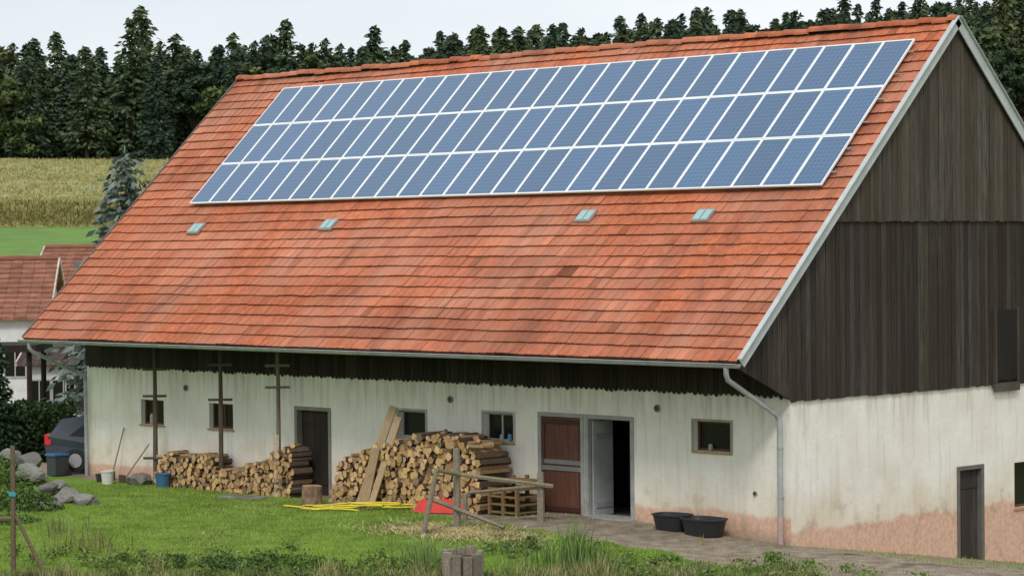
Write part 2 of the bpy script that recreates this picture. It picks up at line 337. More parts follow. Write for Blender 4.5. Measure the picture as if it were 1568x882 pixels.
while x<-.02:
    w=random.uniform(.12,.17);x1=min(x+w,0);k=random.uniform(.3,.8)
    dz=random.uniform(-.02,.03)
    z1_=zroof(0)-.12
    fb.add([(x+.005,-.06,zb+dz+.03),((x+x1)/2,-.06,zb+dz-.03),(x1-.005,-.06,zb+dz+.03),(x1-.005,-.06,z1_),(x+.005,-.06,z1_),
            (x+.005,-.03,zb+dz+.03),((x+x1)/2,-.03,zb+dz-.03),(x1-.005,-.03,zb+dz+.03)],[(0,1,2,3,4),(0,5,6,1),(1,6,7,2)],(k,k*.93,k*.86))
    x=x1
fb.add([(-L,-.02,zb+.04),(0,-.02,zb+.04),(0,-.02,zroof(0)-.1),(-L,-.02,zroof(0)-.1)],[(0,1,2,3)],(.15,.15,.15))
x=-L+.3
while x<-.1:
    fb.beam(RP(x,.05,-.17),RP(x,oe/ca+.3,-.17),.1,.13,(.7,.62,.55));x+=.9
fb.obj("eave_boards",[m_wood],barn)
rf=MB()
def slab(yf):
    a=[RP(X0,0,-.02),RP(X1,0,-.02),RP(X1,Ls,-.02),RP(X0,Ls,-.02),RP(X0,0,-.1),RP(X1,0,-.1),RP(X1,Ls,-.1),RP(X0,Ls,-.1)]
    return [(q[0],yf(q[1]),q[2]) for q in a]
FS=[(0,1,2,3),(4,7,6,5),(0,4,5,1),(1,5,6,2),(2,6,7,3),(3,7,4,0)]
rf.add(slab(lambda y:y),FS,(.6,.55,.5),0)
rf.add(slab(lambda y:2*W2-y),FS,(.6,.55,.5),0)
rf.obj("roof_deck",[m_wood],barn)
tl=MB();nC=round(Ls/.335);nT=round((X1-X0-.06)/.232);tw=(X1-X0-.06)/nT;tcx=Ls/nC
for side in (0,1):
    for c_ in range(nC):
        t0=c_*tcx-(.03 if c_ else .05);t1_=(c_+1)*tcx+.0
        kc=random.uniform(.96,1.04)
        for k_ in range(nT if side==0 else 1):
            xa_=X0+.03+k_*tw; wv=.022*mn.noise(Vector((xa_*.55,c_*.9,0)))+.020*mn.noise(Vector((xa_*1.6,c_*2.3,5)))
            dt=wv+random.uniform(-.004,.004);dn=random.uniform(-.002,.005)+.014*max(0,mn.noise(Vector((xa_*.9,c_*1.3,9))))
            sag=-.035*math.sin((xa_-X0)/(X1-X0)*math.pi*3)*(c_/nC)-.02*mn.noise(Vector((xa_*.4,c_*.15,3)))
            ww=tw if side==0 else X1-X0-.06
            prof=[(0,.010),(.12,.0),(.5,.003),(.84,.0),(.9,.013),(1,.013)] if side==0 else [(0,0),(1,0)]
            n_=len(prof);vs=[]
            for (tt,nn) in ((t0+dt,0),(t0+dt,.048+dn),(t1_,.006+dn)):
                for (u_,h_) in prof:
                    q=RP(xa_+u_*ww,tt,nn+(h_ if nn else 0)+sag*(1 if side==0 else 0))
                    vs.append(q if side==0 else (q[0],2*W2-q[1],q[2]))
            k=random.gauss(1,.05)*kc*(1+.24*mn.noise(Vector((xa_*.35,c_*.35,20))))
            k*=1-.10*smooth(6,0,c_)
            if random.random()<.014:k*=.75
            if random.random()<.025:k*=1.14
            xx=xa_
            if -6.6<xx<-5.9 and c_<12:k*=.9
            if -6.5<xx<-6.05 and c_ ==7:k*=.45
            if -6.9<xx<-6.5 and c_ ==6:k*=.75
            r_=random.uniform(.0,.10);col=(k,k*(1+r_),k*(1+r_*1.6))
            fs=[(r*n_+q,r*n_+q+1,(r+1)*n_+q+1,(r+1)*n_+q) for r in (0,1) for q in range(n_-1)]
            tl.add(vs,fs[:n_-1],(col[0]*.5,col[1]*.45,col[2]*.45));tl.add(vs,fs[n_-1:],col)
x=X0
while x<X1-.05:
    x1=min(x+.38,X1);n_=9;vs=[]
    dz=random.uniform(-.025,.03)
    k=random.gauss(.92,.12)
    for (xx,rd) in ((x,.14),(x1+.03,.12)):
        for q in range(n_):
            a=math.pi*(q/(n_-1));vs.append((xx,W2+rd*1.2*math.cos(a),hr-.03+dz+rd*math.sin(a)))
    tl.add(vs,[(q,q+1,n_+q+1,n_+q) for q in range(n_-1)]+[tuple(range(n_))],(k,k,k));x=x1
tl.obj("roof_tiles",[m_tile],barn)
vg=MB()
for sgn in (0,1):
    fy=(lambda y:y) if sgn==0 else (lambda y:2*W2-y)
    for xx in (X1,X0-.03):
        kk=(1,1,1) if xx==X1 else (.45,.3,.25)
        a=RP(xx,-.03,.07);b_=RP(xx,Ls+.02,.07);c_=RP(xx,Ls+.02,-.14);d_=RP(xx,-.03,-.14)
        vs=[(q[0]+dx,fy(q[1]),q[2]) for dx in(0,.03) for q in(a,b_,c_,d_)]
        vg.add(vs,FS,kk,0)
        if xx!=X1: continue
        a=RP(xx-.03,-.03,.075);b_=RP(xx-.03,Ls+.02,.075);c_=RP(xx+.09,Ls+.02,.075);d_=RP(xx+.09,-.03,.075)
        vs=[(q[0],fy(q[1]),q[2]+dz) for dz in(0,.02) for q in(a,b_,c_,d_)]
        vg.add(vs,FS,(1.05,1.05,1.05),0)
vg.obj("verge_flashing",[m_trim],barn)
gt=MB();yg=-oe-.09;zg=he-.06;n_=9;vs=[]
for xx in (X0-.05,X1+.02):
    for rd in (.085,.075):
        for q in range(n_):
            a=math.pi+math.pi*q/(n_-1);vs.append((xx,yg+rd*math.cos(a),zg+rd*math.sin(a)))
fs=[]
for q in range(n_-1): fs+=[(q,q+1,2*n_+q+1,2*n_+q),(n_+q,n_+q+1,3*n_+q+1,3*n_+q)]
fs+=[(0,n_,3*n_,2*n_),(n_-1,2*n_-1,4*n_-1,3*n_-1),tuple(range(n_)),tuple(range(2*n_,3*n_))]
gt.add(vs,fs)
gt.tube([(X0-.05,yg-.085,zg),(X1+.02,yg-.085,zg)],.012,6)
gt.tube([(X1-.3,yg,zg-.06),(X1-.3,yg,zg-.2),(X1-.31,yg+.06,zg-.32),(-.25,-.14,H1-.28),(-.2,-.10,H1-.42),(-.2,-.10,.55)],.055,10)
gt.tube([(-.2,-.10,.56),(-.2,-.10,-.1)],.065,10,(1.3,.9,.8))
gt.tube([(X0+.35,yg,zg-.06),(X0+.35,yg,zg-.2),(X0+.4,yg+.06,zg-.3),(-L+.05,-.14,H1-.2),(-L+.06,-.10,H1-.4),(-L+.06,-.10,0)],.05,10)
for zc in (.9,1.9): gt.tube([(-.2,-.10,zc),(-.2,-.10,zc+.04)],.066,10);gt.box((-.215,-.08,zc),(-.185,0,zc+.03))
gt.obj("gutter_and_downpipes",[m_metal],barn,smooth=True)
sk=MB()
for (x,y) in ((-20.61,1.13),(-15.39,1.17),(-6.75,1.26),(-3.27,1.22)):
    t_=(y+oe)/ca
    vs=[RP(x-.24,t_-.19,.09),RP(x+.24,t_-.19,.09),RP(x+.24,t_+.2,.075),RP(x-.24,t_+.2,.075)];vb2=[(q[0],q[1]+.03,q[2]-.05) for q in vs]
    sk.add(vs+vb2,FS,(.9,.7,.6),0)
    for (u0,u1) in((-.2,-.015),(.015,.2)):
        vs=[RP(x+u0,t_-.15,.098),RP(x+u1,t_-.15,.098),RP(x+u1,t_+.16,.084),RP(x+u0,t_+.16,.084)];sk.add(vs,[(0,1,2,3)],(1,1,1),1)
sk.obj("glass_tiles",[m_metal,m_skyl],barn)
pv=MB();PX0=-21.62;PX1=-.47;tA=(1.77+oe)/ca;tB=(5.10+oe)/ca;cw=(PX1-PX0)/26;rh=(tB-tA)/3
def pb(u0,u1,v0,v1,w0,w1,c,m): pv.box((u0,v0,w0),(u1,v1,w1),c,m)
fwid=.036
for i_ in range(26):
    for k_ in range(3):
        u0=PX0+i_*cw+.002;u1=PX0+(i_+1)*cw-.002;v0=tA+k_*rh+.003;v1=tA+(k_+1)*rh-.003
        dn=random.uniform(-.003,.003);w0=.12+dn;w1=.16+dn
        pb(u0,u1,v0,v0+fwid,w0,w1,(1,1,1),0);pb(u0,u1,v1-fwid,v1,w0,w1,(1,1,1),0)
        pb(u0,u0+fwid,v0+fwid,v1-fwid,w0,w1,(1,1,1),0);pb(u1-fwid,u1,v0+fwid,v1-fwid,w0,w1,(1,1,1),0)
        k=random.uniform(.9,1.1);pb(u0+fwid,u1-fwid,v0+fwid,v1-fwid,w0+.01,w1-.006,(k,k,k),1)
for k_ in range(3):
    for q in (.28,.75): pb(PX0-.05,PX1+.12,tA+(k_+q)*rh,tA+(k_+q)*rh+.035,.075,.112,(.35,.3,.3),0)
po=pv.obj("solar_panels",[m_frame,m_pv],barn)
po.matrix_world=Matrix(((1,0,0,0),(0,ca,-sa,-oe),(0,sa,ca,he),(0,0,0,1)))

# ---------------- props
R3=np.array([RH[0],RH[1],0]);F3=np.array([FH[0],FH[1],0]);UP=np.array([0,0,1.])
def gp(x,y,z=0): return np.array([x,y,hz(x,y)+z])
for (x,rungs,m_) in ((-20.12,(.62,.8,.2),0),(-17.45,(.85,.62),0),(-15.24,(.86,.72),1)):
    mb=MB();b0=gp(x,-.7,-.05);tp=np.array([x,-.68,he+.55])
    mb.tube([b0,(b0+tp)/2+.01*R3,tp],[.065,.055,.04],7,(2.0,1.8,1.6) if not m_ else (.8,.75,.7),0,jit=.1)
    if m_: mb.tube([b0+(.04,-.07,0),b0+(.04,-.07,1.55)],.075,8,(2.2,2.1,2.0),0,jit=.1)
    for r in rungs:
        c=b0+(np.array([x,-.68,he-.02])-b0)*r;mb.beam(c-R3*.3-F3*.06,c+R3*.3-F3*.06,.06,.06,(2.0,1.8,1.6) if not m_ else (.8,.75,.7),0)
    mb.obj("climbing_pole",[m_wood2 if m_ else m_wood])
def logstack(name,prof,yf,depth,rmin=.05,rmax=.085):
    mb=MB();x0=prof[0][0];x1=prof[-1][0];xs=[q[0] for q in prof];hs=[q[1] for q in prof]
    r=(rmin+rmax)/2;row=0;z=r*.8
    while z<max(hs):
        x=x0+(r if row%2 else 0)
        while x<x1:
            if z<np.interp(x,xs,hs)+random.uniform(-.06,.06):
                rd=random.uniform(rmin,rmax);n_=random.choice((3,4,5,7,7));ph=random.uniform(0,6.28)
                yo=yf+random.uniform(-.08,.08);g0=hz(x,yf)
                c=np.array([x+random.uniform(-.025,.025),yo,g0+z+random.uniform(-.025,.025)])
                end=[c+rd*1.12*np.array([math.cos(ph+2*math.pi*k/n_)*random.uniform(.85,1.15),0,math.sin(ph+2*math.pi*k/n_)*random.uniform(.85,1.15)]) for k in range(n_)]
                dr=np.array([random.uniform(-.03,.03),depth*random.uniform(.9,1.05),random.uniform(-.01,.01)])
                back=[q+dr for q in end]
                k=random.uniform(.6,1.2);wc=(.80*k,.53*k*random.uniform(.92,1.05),.27*k*random.uniform(.8,1.1))
                if random.random()<.12: wc=(.34*k,.24*k,.15*k)
                mb.add(end,[tuple(range(n_))],wc)
                for q in range(n_):
                    bc=(.14*k,.10*k,.08*k) if n_>5 or random.random()<.35 else (.5*k,.33*k,.18*k)
                    mb.add([end[q],end[(q+1)%n_],back[(q+1)%n_],back[q]],[(0,1,2,3)],bc)
            x+=r*1.85
        z+=r*1.62;row+=1
    for _ in range(int((x1-x0)*5)):
        x=random.uniform(x0+.15,x1-.15);zt=np.interp(x,xs,hs);c=np.array([x,yf+random.uniform(.05,depth-.1),hz(x,yf)+zt+.03])
        a=random.uniform(-.9,.9);d=np.array([math.sin(a),math.cos(a),random.uniform(-.15,.15)])*random.uniform(.15,.22)
        k=random.uniform(.6,1.2);mb.tube([c-d,c+d],random.uniform(.045,.07),random.choice((4,5,7)),(.42*k,.29*k,.17*k),0,jit=.15,capc=(.75*k,.5*k,.25*k))
    return mb.obj(name,[m_log])
xa1,xa2,xa3=-20.07,-17.54,-14.66
logstack("firewood_stack",[(xa1,.55),(xa1+.5,.85),(xa1+1.1,.75),(xa2-.3,.85),(xa2,.62)],-.75,.6)
logstack("firewood_stack",[(xa2+.05,.5),(xa2+.6,.5),(xa2+1.4,.7),(xa3-.8,.85),(xa3-.5,1.2),(xa3,1.2)],-.8,.65)
xb1,xb2,xb3,xb4=-12.81,-11.96,-10.73,-7.85
logstack("firewood_stack",[(xb1,.35),(xb1+.25,.95),(xb2,1.15),(xb2+.5,1.35),(xb3,1.4)],-1.1,.9)
logstack("firewood_stack",[(xb3+.03,1.45),(xb3+.6,1.62),(xb3+1.2,1.72),(xb3+1.9,1.68),(xb4-.3,1.55),(xb4,1.2)],-1.15,.95,.055,.095)
mb=MB()
for (B,Tt,w) in (((-11.45,-1.5),(-11.02,-.75,2.39),.2),((-11.05,-1.5),(-10.85,-.75,2.15),.16),((-11.25,-1.52),(-11.15,-1.2,1.45),.22)):
    mb.beam((B[0],B[1],hz(*B)),Tt,w,.035,j(.2),0,up=(0.3,-1,.3))
mb.obj("leaning_planks",[m_plank])
mb=MB();cx,cy=xb4+.75,-.75;g0=hz(cx,cy)
for k in range(5): mb.box((cx-.45,cy-.4,g0+.05+k*.17),(cx+.45,cy+.4,g0+.09+k*.17),(.6*(.7+.1*k),.48,.34),0)
for dx in(-.42,0,.42):
    for dy in (-.37,.37): mb.box((cx+dx-.04,cy+dy-.04,g0),(cx+dx+.04,cy+dy+.035,g0+.7+random.uniform(-.1,.15)),(.5,.42,.36),0)
mb.obj("wooden_crate",[m_plank],bevel=.006)
def stump(x,y,r,h):
    mb=MB();b=gp(x,y,-.03);mb.tube([b,b+(0,0,h*.5),b+(0.01,0,h)],[r*1.12,r,r*.97],14,(2.6,2.3,2.0),0,jit=.04,capc=(4.2,3.4,2.4));return mb.obj("tree_stump",[m_bark])
stump(-12.6,-1.9,.24,.52)
mb=MB();cx,cy=-1.55,-7.75
for k in range(11):
    a=2*math.pi*k/11;b=gp(cx+.36*math.cos(a),cy+.3*math.sin(a),-.1)
    mb.beam(b,b+(random.uniform(-.03,.03),0,.62+random.uniform(-.06,.05)),.17,.09,j(.3),0,up=(math.cos(a),math.sin(a),.01))
b=gp(cx,cy,.38);mb.tube([b,b+(0,0,.03)],.3,10,(.3,.25,.2))
mb.obj("wooden_planter",[m_wood2],bevel=.006)
mb=MB()
def post(x,y,h,r,lean=(0,0),c=(1,1,1)):
    b=gp(x,y,-.1);tp=b+R3*lean[0]+F3*lean[1]+UP*(h+.1);mb.tube([b,(b+tp)/2,tp],[r*1.05,r,r*.92],7,c,0,jit=.12);return tp
A=post(-6.19,-3.41,1.7,.075);B=post(-5.95,-4.65,1.38,.055,(.32,0));Cc=post(-5.5,-1.6,1.05,.08);Dd=post(-8.6,-.95,1.15,.09,(.02,0),(.8,.7,.6));E=post(-7.2,-2.2,.55,.06)
mb.tube([B+(0,0,-.03),A+(.05,.02,-.55),Cc+R3*.25+(0,0,-.3)],[.05,.045,.05],6,(1.1,1.15,.95),0,jit=.1)
mb.tube([gp(-6.9,-3.6,.62),gp(-4.9,-3.3,.1)],[.05,.04],6,(.9,.9,.8),0,jit=.1)
mb.tube([Dd+(0,-.05,-.05),Dd+R3*1.1+(0,0,-.05)],[.03,.03],6,(.4,.4,.4),0)
mb.tube([Cc+(-1.3,-.9,-.45),Cc+(-.1,0,-.3)],[.035,.045],6,(.9,.9,.8),0)
mb.obj("wooden_fence",[m_wood2])
mb=MB();b=gp(-8.0,-13.2,-.1);mb.tube([b,b+UP*2.55+R3*.02],[.05,.045],7,(.6,.5,.42),0,jit=.1)
mb.tube([b+R3*.6+(0,0,.1),b+R3*.05+UP*1.25],[.04,.035],7,(.7,.6,.5),0,jit=.1)
mb.tube([b-R3*1.5+UP*1.15,b+R3*.1+UP*1.2],[.04,.035],7,(.7,.6,.5),0,jit=.1)
for k in range(4): mb.tube([b-R3*.06+UP*(1.62+.02*k)-F3*.06,b+R3*.07+UP*(1.61+.02*k)-F3*.06],.012,5,(.3,1.6,2.6),0)
mb.obj("fence_post",[m_wood2])
def tub(x,y,a,b_,h,ang):
    mb=MB();g0=hz(x,y);n_=24;vs=[]
    for (k,z) in ((.82,0),(1,h),(1.06,h),(1.06,h-.03),(.97,h-.01),(.8,.05)):
        for q in range(n_):
            t_=2*math.pi*q/n_;cx=math.copysign(abs(math.cos(t_))**.7,math.cos(t_))*a*k;cy=math.copysign(abs(math.sin(t_))**.7,math.sin(t_))*b_*k
            vs.append((x+cx*math.cos(ang)-cy*math.sin(ang),y+cx*math.sin(ang)+cy*math.cos(ang),g0+z))
    fs=[(r*n_+q,r*n_+(q+1)%n_,(r+1)*n_+(q+1)%n_,(r+1)*n_+q) for r in range(5) for q in range(n_)]+[tuple(range(5*n_,6*n_))]
    mb.add(vs,fs,(.02,.022,.026));return mb.obj("plastic_tub",[m_plast],smooth=False)
tub(-2.75,-.5,.42,.3,.34,.1);tub(-1.85,-.55,.5,.34,.36,-.05)
def bucket(x,y,r,h,c,name="bucket"):
    mb=MB();b=gp(x,y);n_=16;vs=[]
    for (k,z) in ((.8,0),(1,h),(1.07,h),(1.07,h-.03),(.93,h),(.75,.03)):
        for q in range(n_): t_=2*math.pi*q/n_;vs.append(b+(k*r*math.cos(t_),k*r*math.sin(t_),z))
    mb.add(vs,[(a*n_+q,a*n_+(q+1)%n_,(a+1)*n_+(q+1)%n_,(a+1)*n_+q) for a in range(5) for q in range(n_)]+[tuple(range(5*n_,6*n_))],c)
    mb.tube([b+(r*math.cos(t_),.02,h+.0-r*.8*math.sin(t_)) for t_ in np.linspace(0,math.pi,9)],.008,5,(.3,.3,.3));return mb.obj(name,[m_plast])
bucket(-21.5,-1.2,.17,.34,(.75,.74,.7));bucket(-19.5,-.95,.2,.36,(.05,.16,.30));bucket(-22.2,-.9,.14,.2,(.04,.04,.045))
mb=MB();b=gp(-24.55,-.6);mb.obox(b+(0,0,.28),(.2,0,0),(0,.22,0),(0,0,.26),(.04,.045,.05));mb.obox(b+(0,-.02,.57),(.23,0,0),(0,.25,0),(0,0,.03),(.03,.13,.32))
mb.tube([b+(-.2,.25,.56),b+(.2,.25,.56)],.02,6,(.03,.03,.03));mb.tube([b+(-.24,.2,.09),b+(-.18,.2,.09)],.09,12,(.02,.02,.02));mb.tube([b+(.18,.2,.09),b+(.24,.2,.09)],.09,12,(.02,.02,.02));mb.obj("trash_bin",[m_plast],bevel=.02)
mb=MB();x=-22.38;b=gp(x,-.45);mb.tube([b,(x+.05,-.04,hz(x,0)+1.35)],.018,6,(1,.9,.8));mb.box(b-(.15,.03,0),b+(.15,.03,.25),(.4,.3,.25));mb.obj("broom",[m_wood2])
mb=MB();b=gp(x+.9,-.75);mb.tube([b,(x+1.35,-.2,hz(x,0)+1.0)],.02,6,(1,.9,.8));mb.box(b-(.12,.02,0),b+(.12,.02,.2),(.4,.3,.3));mb.obj("garden_spade",[m_wood2])
mb=MB()
for k in range(7):
    c=np.array([-11.9+.38*k,-2.3+.24*k+.1*math.sin(k*3)]);n_=26;pp=[]
    for q in range(n_):
        t_=2*math.pi*q/n_*1.15;x=c[0]+.55*math.cos(t_+k)*(1+.25*math.sin(3*t_));y=c[1]+.34*math.sin(t_+k*1.3);pp.append(gp(x,y,.06+.03*k%.1))
    mb.tube(pp,.021,6,(.80,.66,.05))
pp=[gp(-12.9+.25*k,-2.5+.06*math.sin(k)+.03*k,.05) for k in range(10)];mb.tube(pp,.022,6,(.80,.66,.05))
mb.obj("garden_hose",[m_plast],smooth=True)
n_=14;vs=[];mb=MB()
for a in range(n_):
    for b_ in range(n_):
        u_=a/(n_-1);v_=b_/(n_-1);x=-9.55+1.35*u_-.2*v_;y=-1.55+.75*v_+.35*u_
        e=min(u_,v_,1-u_,1-v_);vs.append((x,y,hz(x,y)+.02+min(e*3,.22)+.1*abs(math.sin(u_*7+v_*4))*min(1,e*5)))
mb.add(vs,[(a*n_+q,a*n_+q+1,(a+1)*n_+q+1,(a+1)*n_+q) for a in range(n_-1) for q in range(n_-1)],(.75,.06,.04));mb.obj("red_tarp",[m_plast])
mb=MB();b=gp(-15.6,-1.5,.02);mb.obox(b,(.6,.05,0),(-.02,.3,0),(0,0,.035),(1,1,.95));mb.obj("stone_slab",[m_rock],bevel=.01)
def rock(x,y,r,sq=.65,zo=0):
    import bmesh
    me=bpy.data.meshes.new("boulder");bm=bmesh.new();bmesh.ops.create_icosphere(bm,subdivisions=4,radius=r)
    sd=random.uniform(0,99);pl=[(Vector((random.gauss(0,1),random.gauss(0,1),random.gauss(0,1))).normalized(),random.uniform(.55,.82)*r) for _ in range(11)]
    for v in bm.verts:
        for n_,d in pl:
            k=v.co.dot(n_)
            if k>d:v.co-=n_*(k-d)
        v.co*=1+.14*mn.noise(v.co*2/r+Vector((sd,0,0)))+.05*mn.noise(v.co*7/r+Vector((sd,0,0)));v.co.z*=sq
    bm.to_mesh(me);bm.free();me.materials.append(m_rock)
    k=random.uniform(.6,1.1);setcol(me,np.full((len(me.vertices),3),k))
    o=bpy.data.objects.new("boulder",me);bpy.context.collection.objects.link(o);o.location=(x,y,hz(x,y)+r*sq*.35+zo);o.rotation_euler=(0,0,random.uniform(0,6));return o
for (x,y,r) in ((-20.6,-4.3,.52),(-21.0,-4.6,.40),(-18.6,-5.1,.36),(-17.8,-5.1,.40),(-17.4,-4.9,.33),(-17.1,-5.9,.22),(-17.2,-4.8,.2),(-18.4,-6.2,.3),(-19.6,-4.9,.45),(-20.7,-.8,.36),(-21.2,-.5,.28),(-17.2,-6.3,.22),(-12.4,-1.4,.14),(-18.9,-4.5,.3)):
    rock(x,y,r)
# ---------------- vegetation
def quads(P,size,rngg,tilt=None,asp=.5):
    n=len(P);a=rngg.normal(size=(n,3));a/=np.linalg.norm(a,axis=1)[:,None]
    if tilt is not None: a=a*.5+tilt;a/=np.linalg.norm(a,axis=1)[:,None]
    b=rngg.normal(size=(n,3));b=np.cross(a,b);b/=np.linalg.norm(b,axis=1)[:,None]
    s=np.asarray(size).reshape(-1,1)
    V=np.stack([P-a*s,P+b*s*asp,P+a*s,P-b*s*asp],1).reshape(-1,3)
    F=np.arange(4*n).reshape(n,4);return V,F
def treemesh(name,V,F,Cv,tr,mat):
    n0=len(V);fs=F.tolist()+[tuple(k+n0 for k in ff) for ff in tr.f]
    V=np.vstack([V,np.array(tr.v)]);Cv=np.vstack([Cv,np.array(tr.c)])
    me=bpy.data.meshes.new(name);me.from_pydata(V.tolist(),[],fs);me.materials.append(mat);setcol(me,Cv);return me
def spruce(name,Ht,R,col,tiers=34,nb=10,seed=1,z0f=.12,qs=.3,dens=7,shape=.8,mat=None,inner=.45):
    g=np.random.default_rng(seed);P=[];Tl=[];Cc=[];z0=Ht*z0f
    for i in range(tiers):
        f_=(i+.5)/tiers;z=z0+(Ht-z0)*f_**.95;r=R*((1-f_)**shape)+.12
        for b_ in range(max(4,int(nb*(1-.4*f_)))):
            az=g.uniform(0,6.28);rl=r*g.uniform(.6,1.12);cl=g.uniform(.65,1.35)
            m=max(3,int(dens*rl/R)+2)
            u=np.linspace(.2,1,m)
            p=np.stack([np.cos(az)*rl*u,np.sin(az)*rl*u,z-.35*rl*u+.22*rl*u**2.5+g.normal(0,.05,m)],1)+g.normal(0,.07*R,(m,3))*np.array([1,1,.5])
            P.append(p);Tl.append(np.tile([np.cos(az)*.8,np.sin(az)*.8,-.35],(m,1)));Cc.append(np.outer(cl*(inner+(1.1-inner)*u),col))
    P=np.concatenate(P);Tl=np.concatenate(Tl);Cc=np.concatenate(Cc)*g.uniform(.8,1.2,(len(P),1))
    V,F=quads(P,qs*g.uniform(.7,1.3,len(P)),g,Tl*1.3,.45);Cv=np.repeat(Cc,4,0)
    tr=MB();tr.tube([(0,0,-1),(0,0,Ht*.5),(0,0,Ht*.97)],[.018*Ht,.011*Ht,.02],7,(.13,.10,.08))
    return treemesh(name,V,F,Cv,tr,mat or m_leaf)
def broad(name,Ht,R,col,seed,z0f=.3,ncl=38,per=70,qs=.28,mat=None):
    g=np.random.default_rng(seed);P=[];Cc=[];tr=MB();tr.tube([(0,0,-1),(0,0,Ht*.4),(.1,.1,Ht*.85)],[.02*Ht,.014*Ht,.04],7,(.20,.15,.11))
    zc=Ht*(z0f+(1-z0f)/2);hz_=Ht*(1-z0f)/2
    for k in range(ncl):
        d=g.normal(size=3);d/=np.linalg.norm(d);rr_=g.uniform(.35,.92);c=np.array([d[0]*R*rr_,d[1]*R*rr_,zc+d[2]*hz_*rr_])
        s=R*g.uniform(.22,.38);q=g.normal(size=(per,3));q/=np.linalg.norm(q,axis=1)[:,None];q*=s*g.uniform(.5,1.1,(per,1));P.append(c+q*np.array([1,1,.7]))
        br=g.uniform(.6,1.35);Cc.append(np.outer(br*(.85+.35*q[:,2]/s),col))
        tr.tube([(0,0,Ht*g.uniform(.3,.6)),tuple(c)],[.006*Ht,.02],4,(.12,.09,.06))
    P=np.concatenate(P);Cc=np.clip(np.concatenate(Cc),.004,1);V,F=quads(P,qs*g.uniform(.7,1.3,len(P)),g,None,.6);Cv=np.repeat(Cc,4,0)
    return treemesh(name,V,F,Cv,tr,mat or m_leaf)
fk=dict(mat=m_forest)
protos=[spruce("sp1",15,2.7,(.064,.092,.054),seed=1,qs=.34,inner=.8,dens=8,nb=12,**fk),spruce("sp2",14,2.3,(.056,.083,.053),seed=2,qs=.34,inner=.8,dens=8,nb=12,**fk),spruce("sp3",16,2.7,(.073,.100,.055),seed=3,qs=.36,z0f=.25,inner=.8,dens=8,nb=12,shape=.65,**fk),  # greens lightened and greyed so distance haze sits in the foliage colour
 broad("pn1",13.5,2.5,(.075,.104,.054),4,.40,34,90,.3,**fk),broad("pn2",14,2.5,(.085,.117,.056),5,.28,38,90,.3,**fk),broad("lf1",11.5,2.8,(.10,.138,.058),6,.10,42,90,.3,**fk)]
forest=empty("distant_forest")
g=np.random.default_rng(11)
s=288
while s<432:
    l=-.23*s-6
    while l<.23*s+12:
        ss=s+g.uniform(-2.5,2.5);ll=l+g.uniform(-1.8,1.8);x,y=BG(ss,ll)
        kk=g.choice([0,1,2,3,4,5],p=[.22,.19,.19,.17,.15,.08])
        if s<292 and g.random()<.2:kk=5
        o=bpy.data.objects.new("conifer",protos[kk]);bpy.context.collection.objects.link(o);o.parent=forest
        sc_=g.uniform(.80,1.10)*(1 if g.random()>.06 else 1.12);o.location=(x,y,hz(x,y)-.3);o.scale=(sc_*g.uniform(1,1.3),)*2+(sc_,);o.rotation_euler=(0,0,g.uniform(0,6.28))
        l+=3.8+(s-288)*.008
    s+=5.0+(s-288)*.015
def cornh(s,l): x=VO[0]+FH[0]*s+RH[0]*l;y=VO[1]+FH[1]*s+RH[1]*l;return x,y,Hf(x,y)
ss=np.linspace(203,284,60);ll=np.linspace(-130,40,160);SS,LL=np.meshgrid(ss,ll,indexing='ij');x,y,z=cornh(SS,LL)
Zc=z+1.9+g.normal(0,.08,z.shape);Zc[0]=z[0]
V=np.stack([x,y,Zc],-1).reshape(-1,3);a_=np.arange(59);b_=np.arange(159);A_,B_=np.meshgrid(a_,b_,indexing='ij');q0=(A_*160+B_).ravel();F=np.stack([q0,q0+1,q0+161,q0+160],1)
cv=np.tile([.32,.30,.12],(len(V),1))*g.uniform(.9,1.1,(len(V),1))
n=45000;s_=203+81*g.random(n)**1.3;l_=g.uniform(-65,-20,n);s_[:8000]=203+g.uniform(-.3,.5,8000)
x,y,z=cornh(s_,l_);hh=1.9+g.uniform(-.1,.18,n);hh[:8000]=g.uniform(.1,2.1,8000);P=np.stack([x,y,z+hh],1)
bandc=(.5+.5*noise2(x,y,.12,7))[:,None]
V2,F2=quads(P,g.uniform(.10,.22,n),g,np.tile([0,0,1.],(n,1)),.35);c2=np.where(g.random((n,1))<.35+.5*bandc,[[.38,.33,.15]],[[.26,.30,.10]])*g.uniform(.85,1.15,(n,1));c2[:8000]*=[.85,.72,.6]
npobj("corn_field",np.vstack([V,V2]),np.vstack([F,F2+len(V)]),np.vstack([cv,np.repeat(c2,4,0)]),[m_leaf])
bs=spruce("blue_spruce",9.0,2.7,(.16,.20,.18),tiers=46,nb=16,seed=21,qs=.17,dens=16,z0f=.05,inner=.6)
o=bpy.data.objects.new("blue_spruce_tree",bs);bpy.context.collection.objects.link(o);x,y=BG(80,-12.1);o.location=(x,y,hz(x,y))
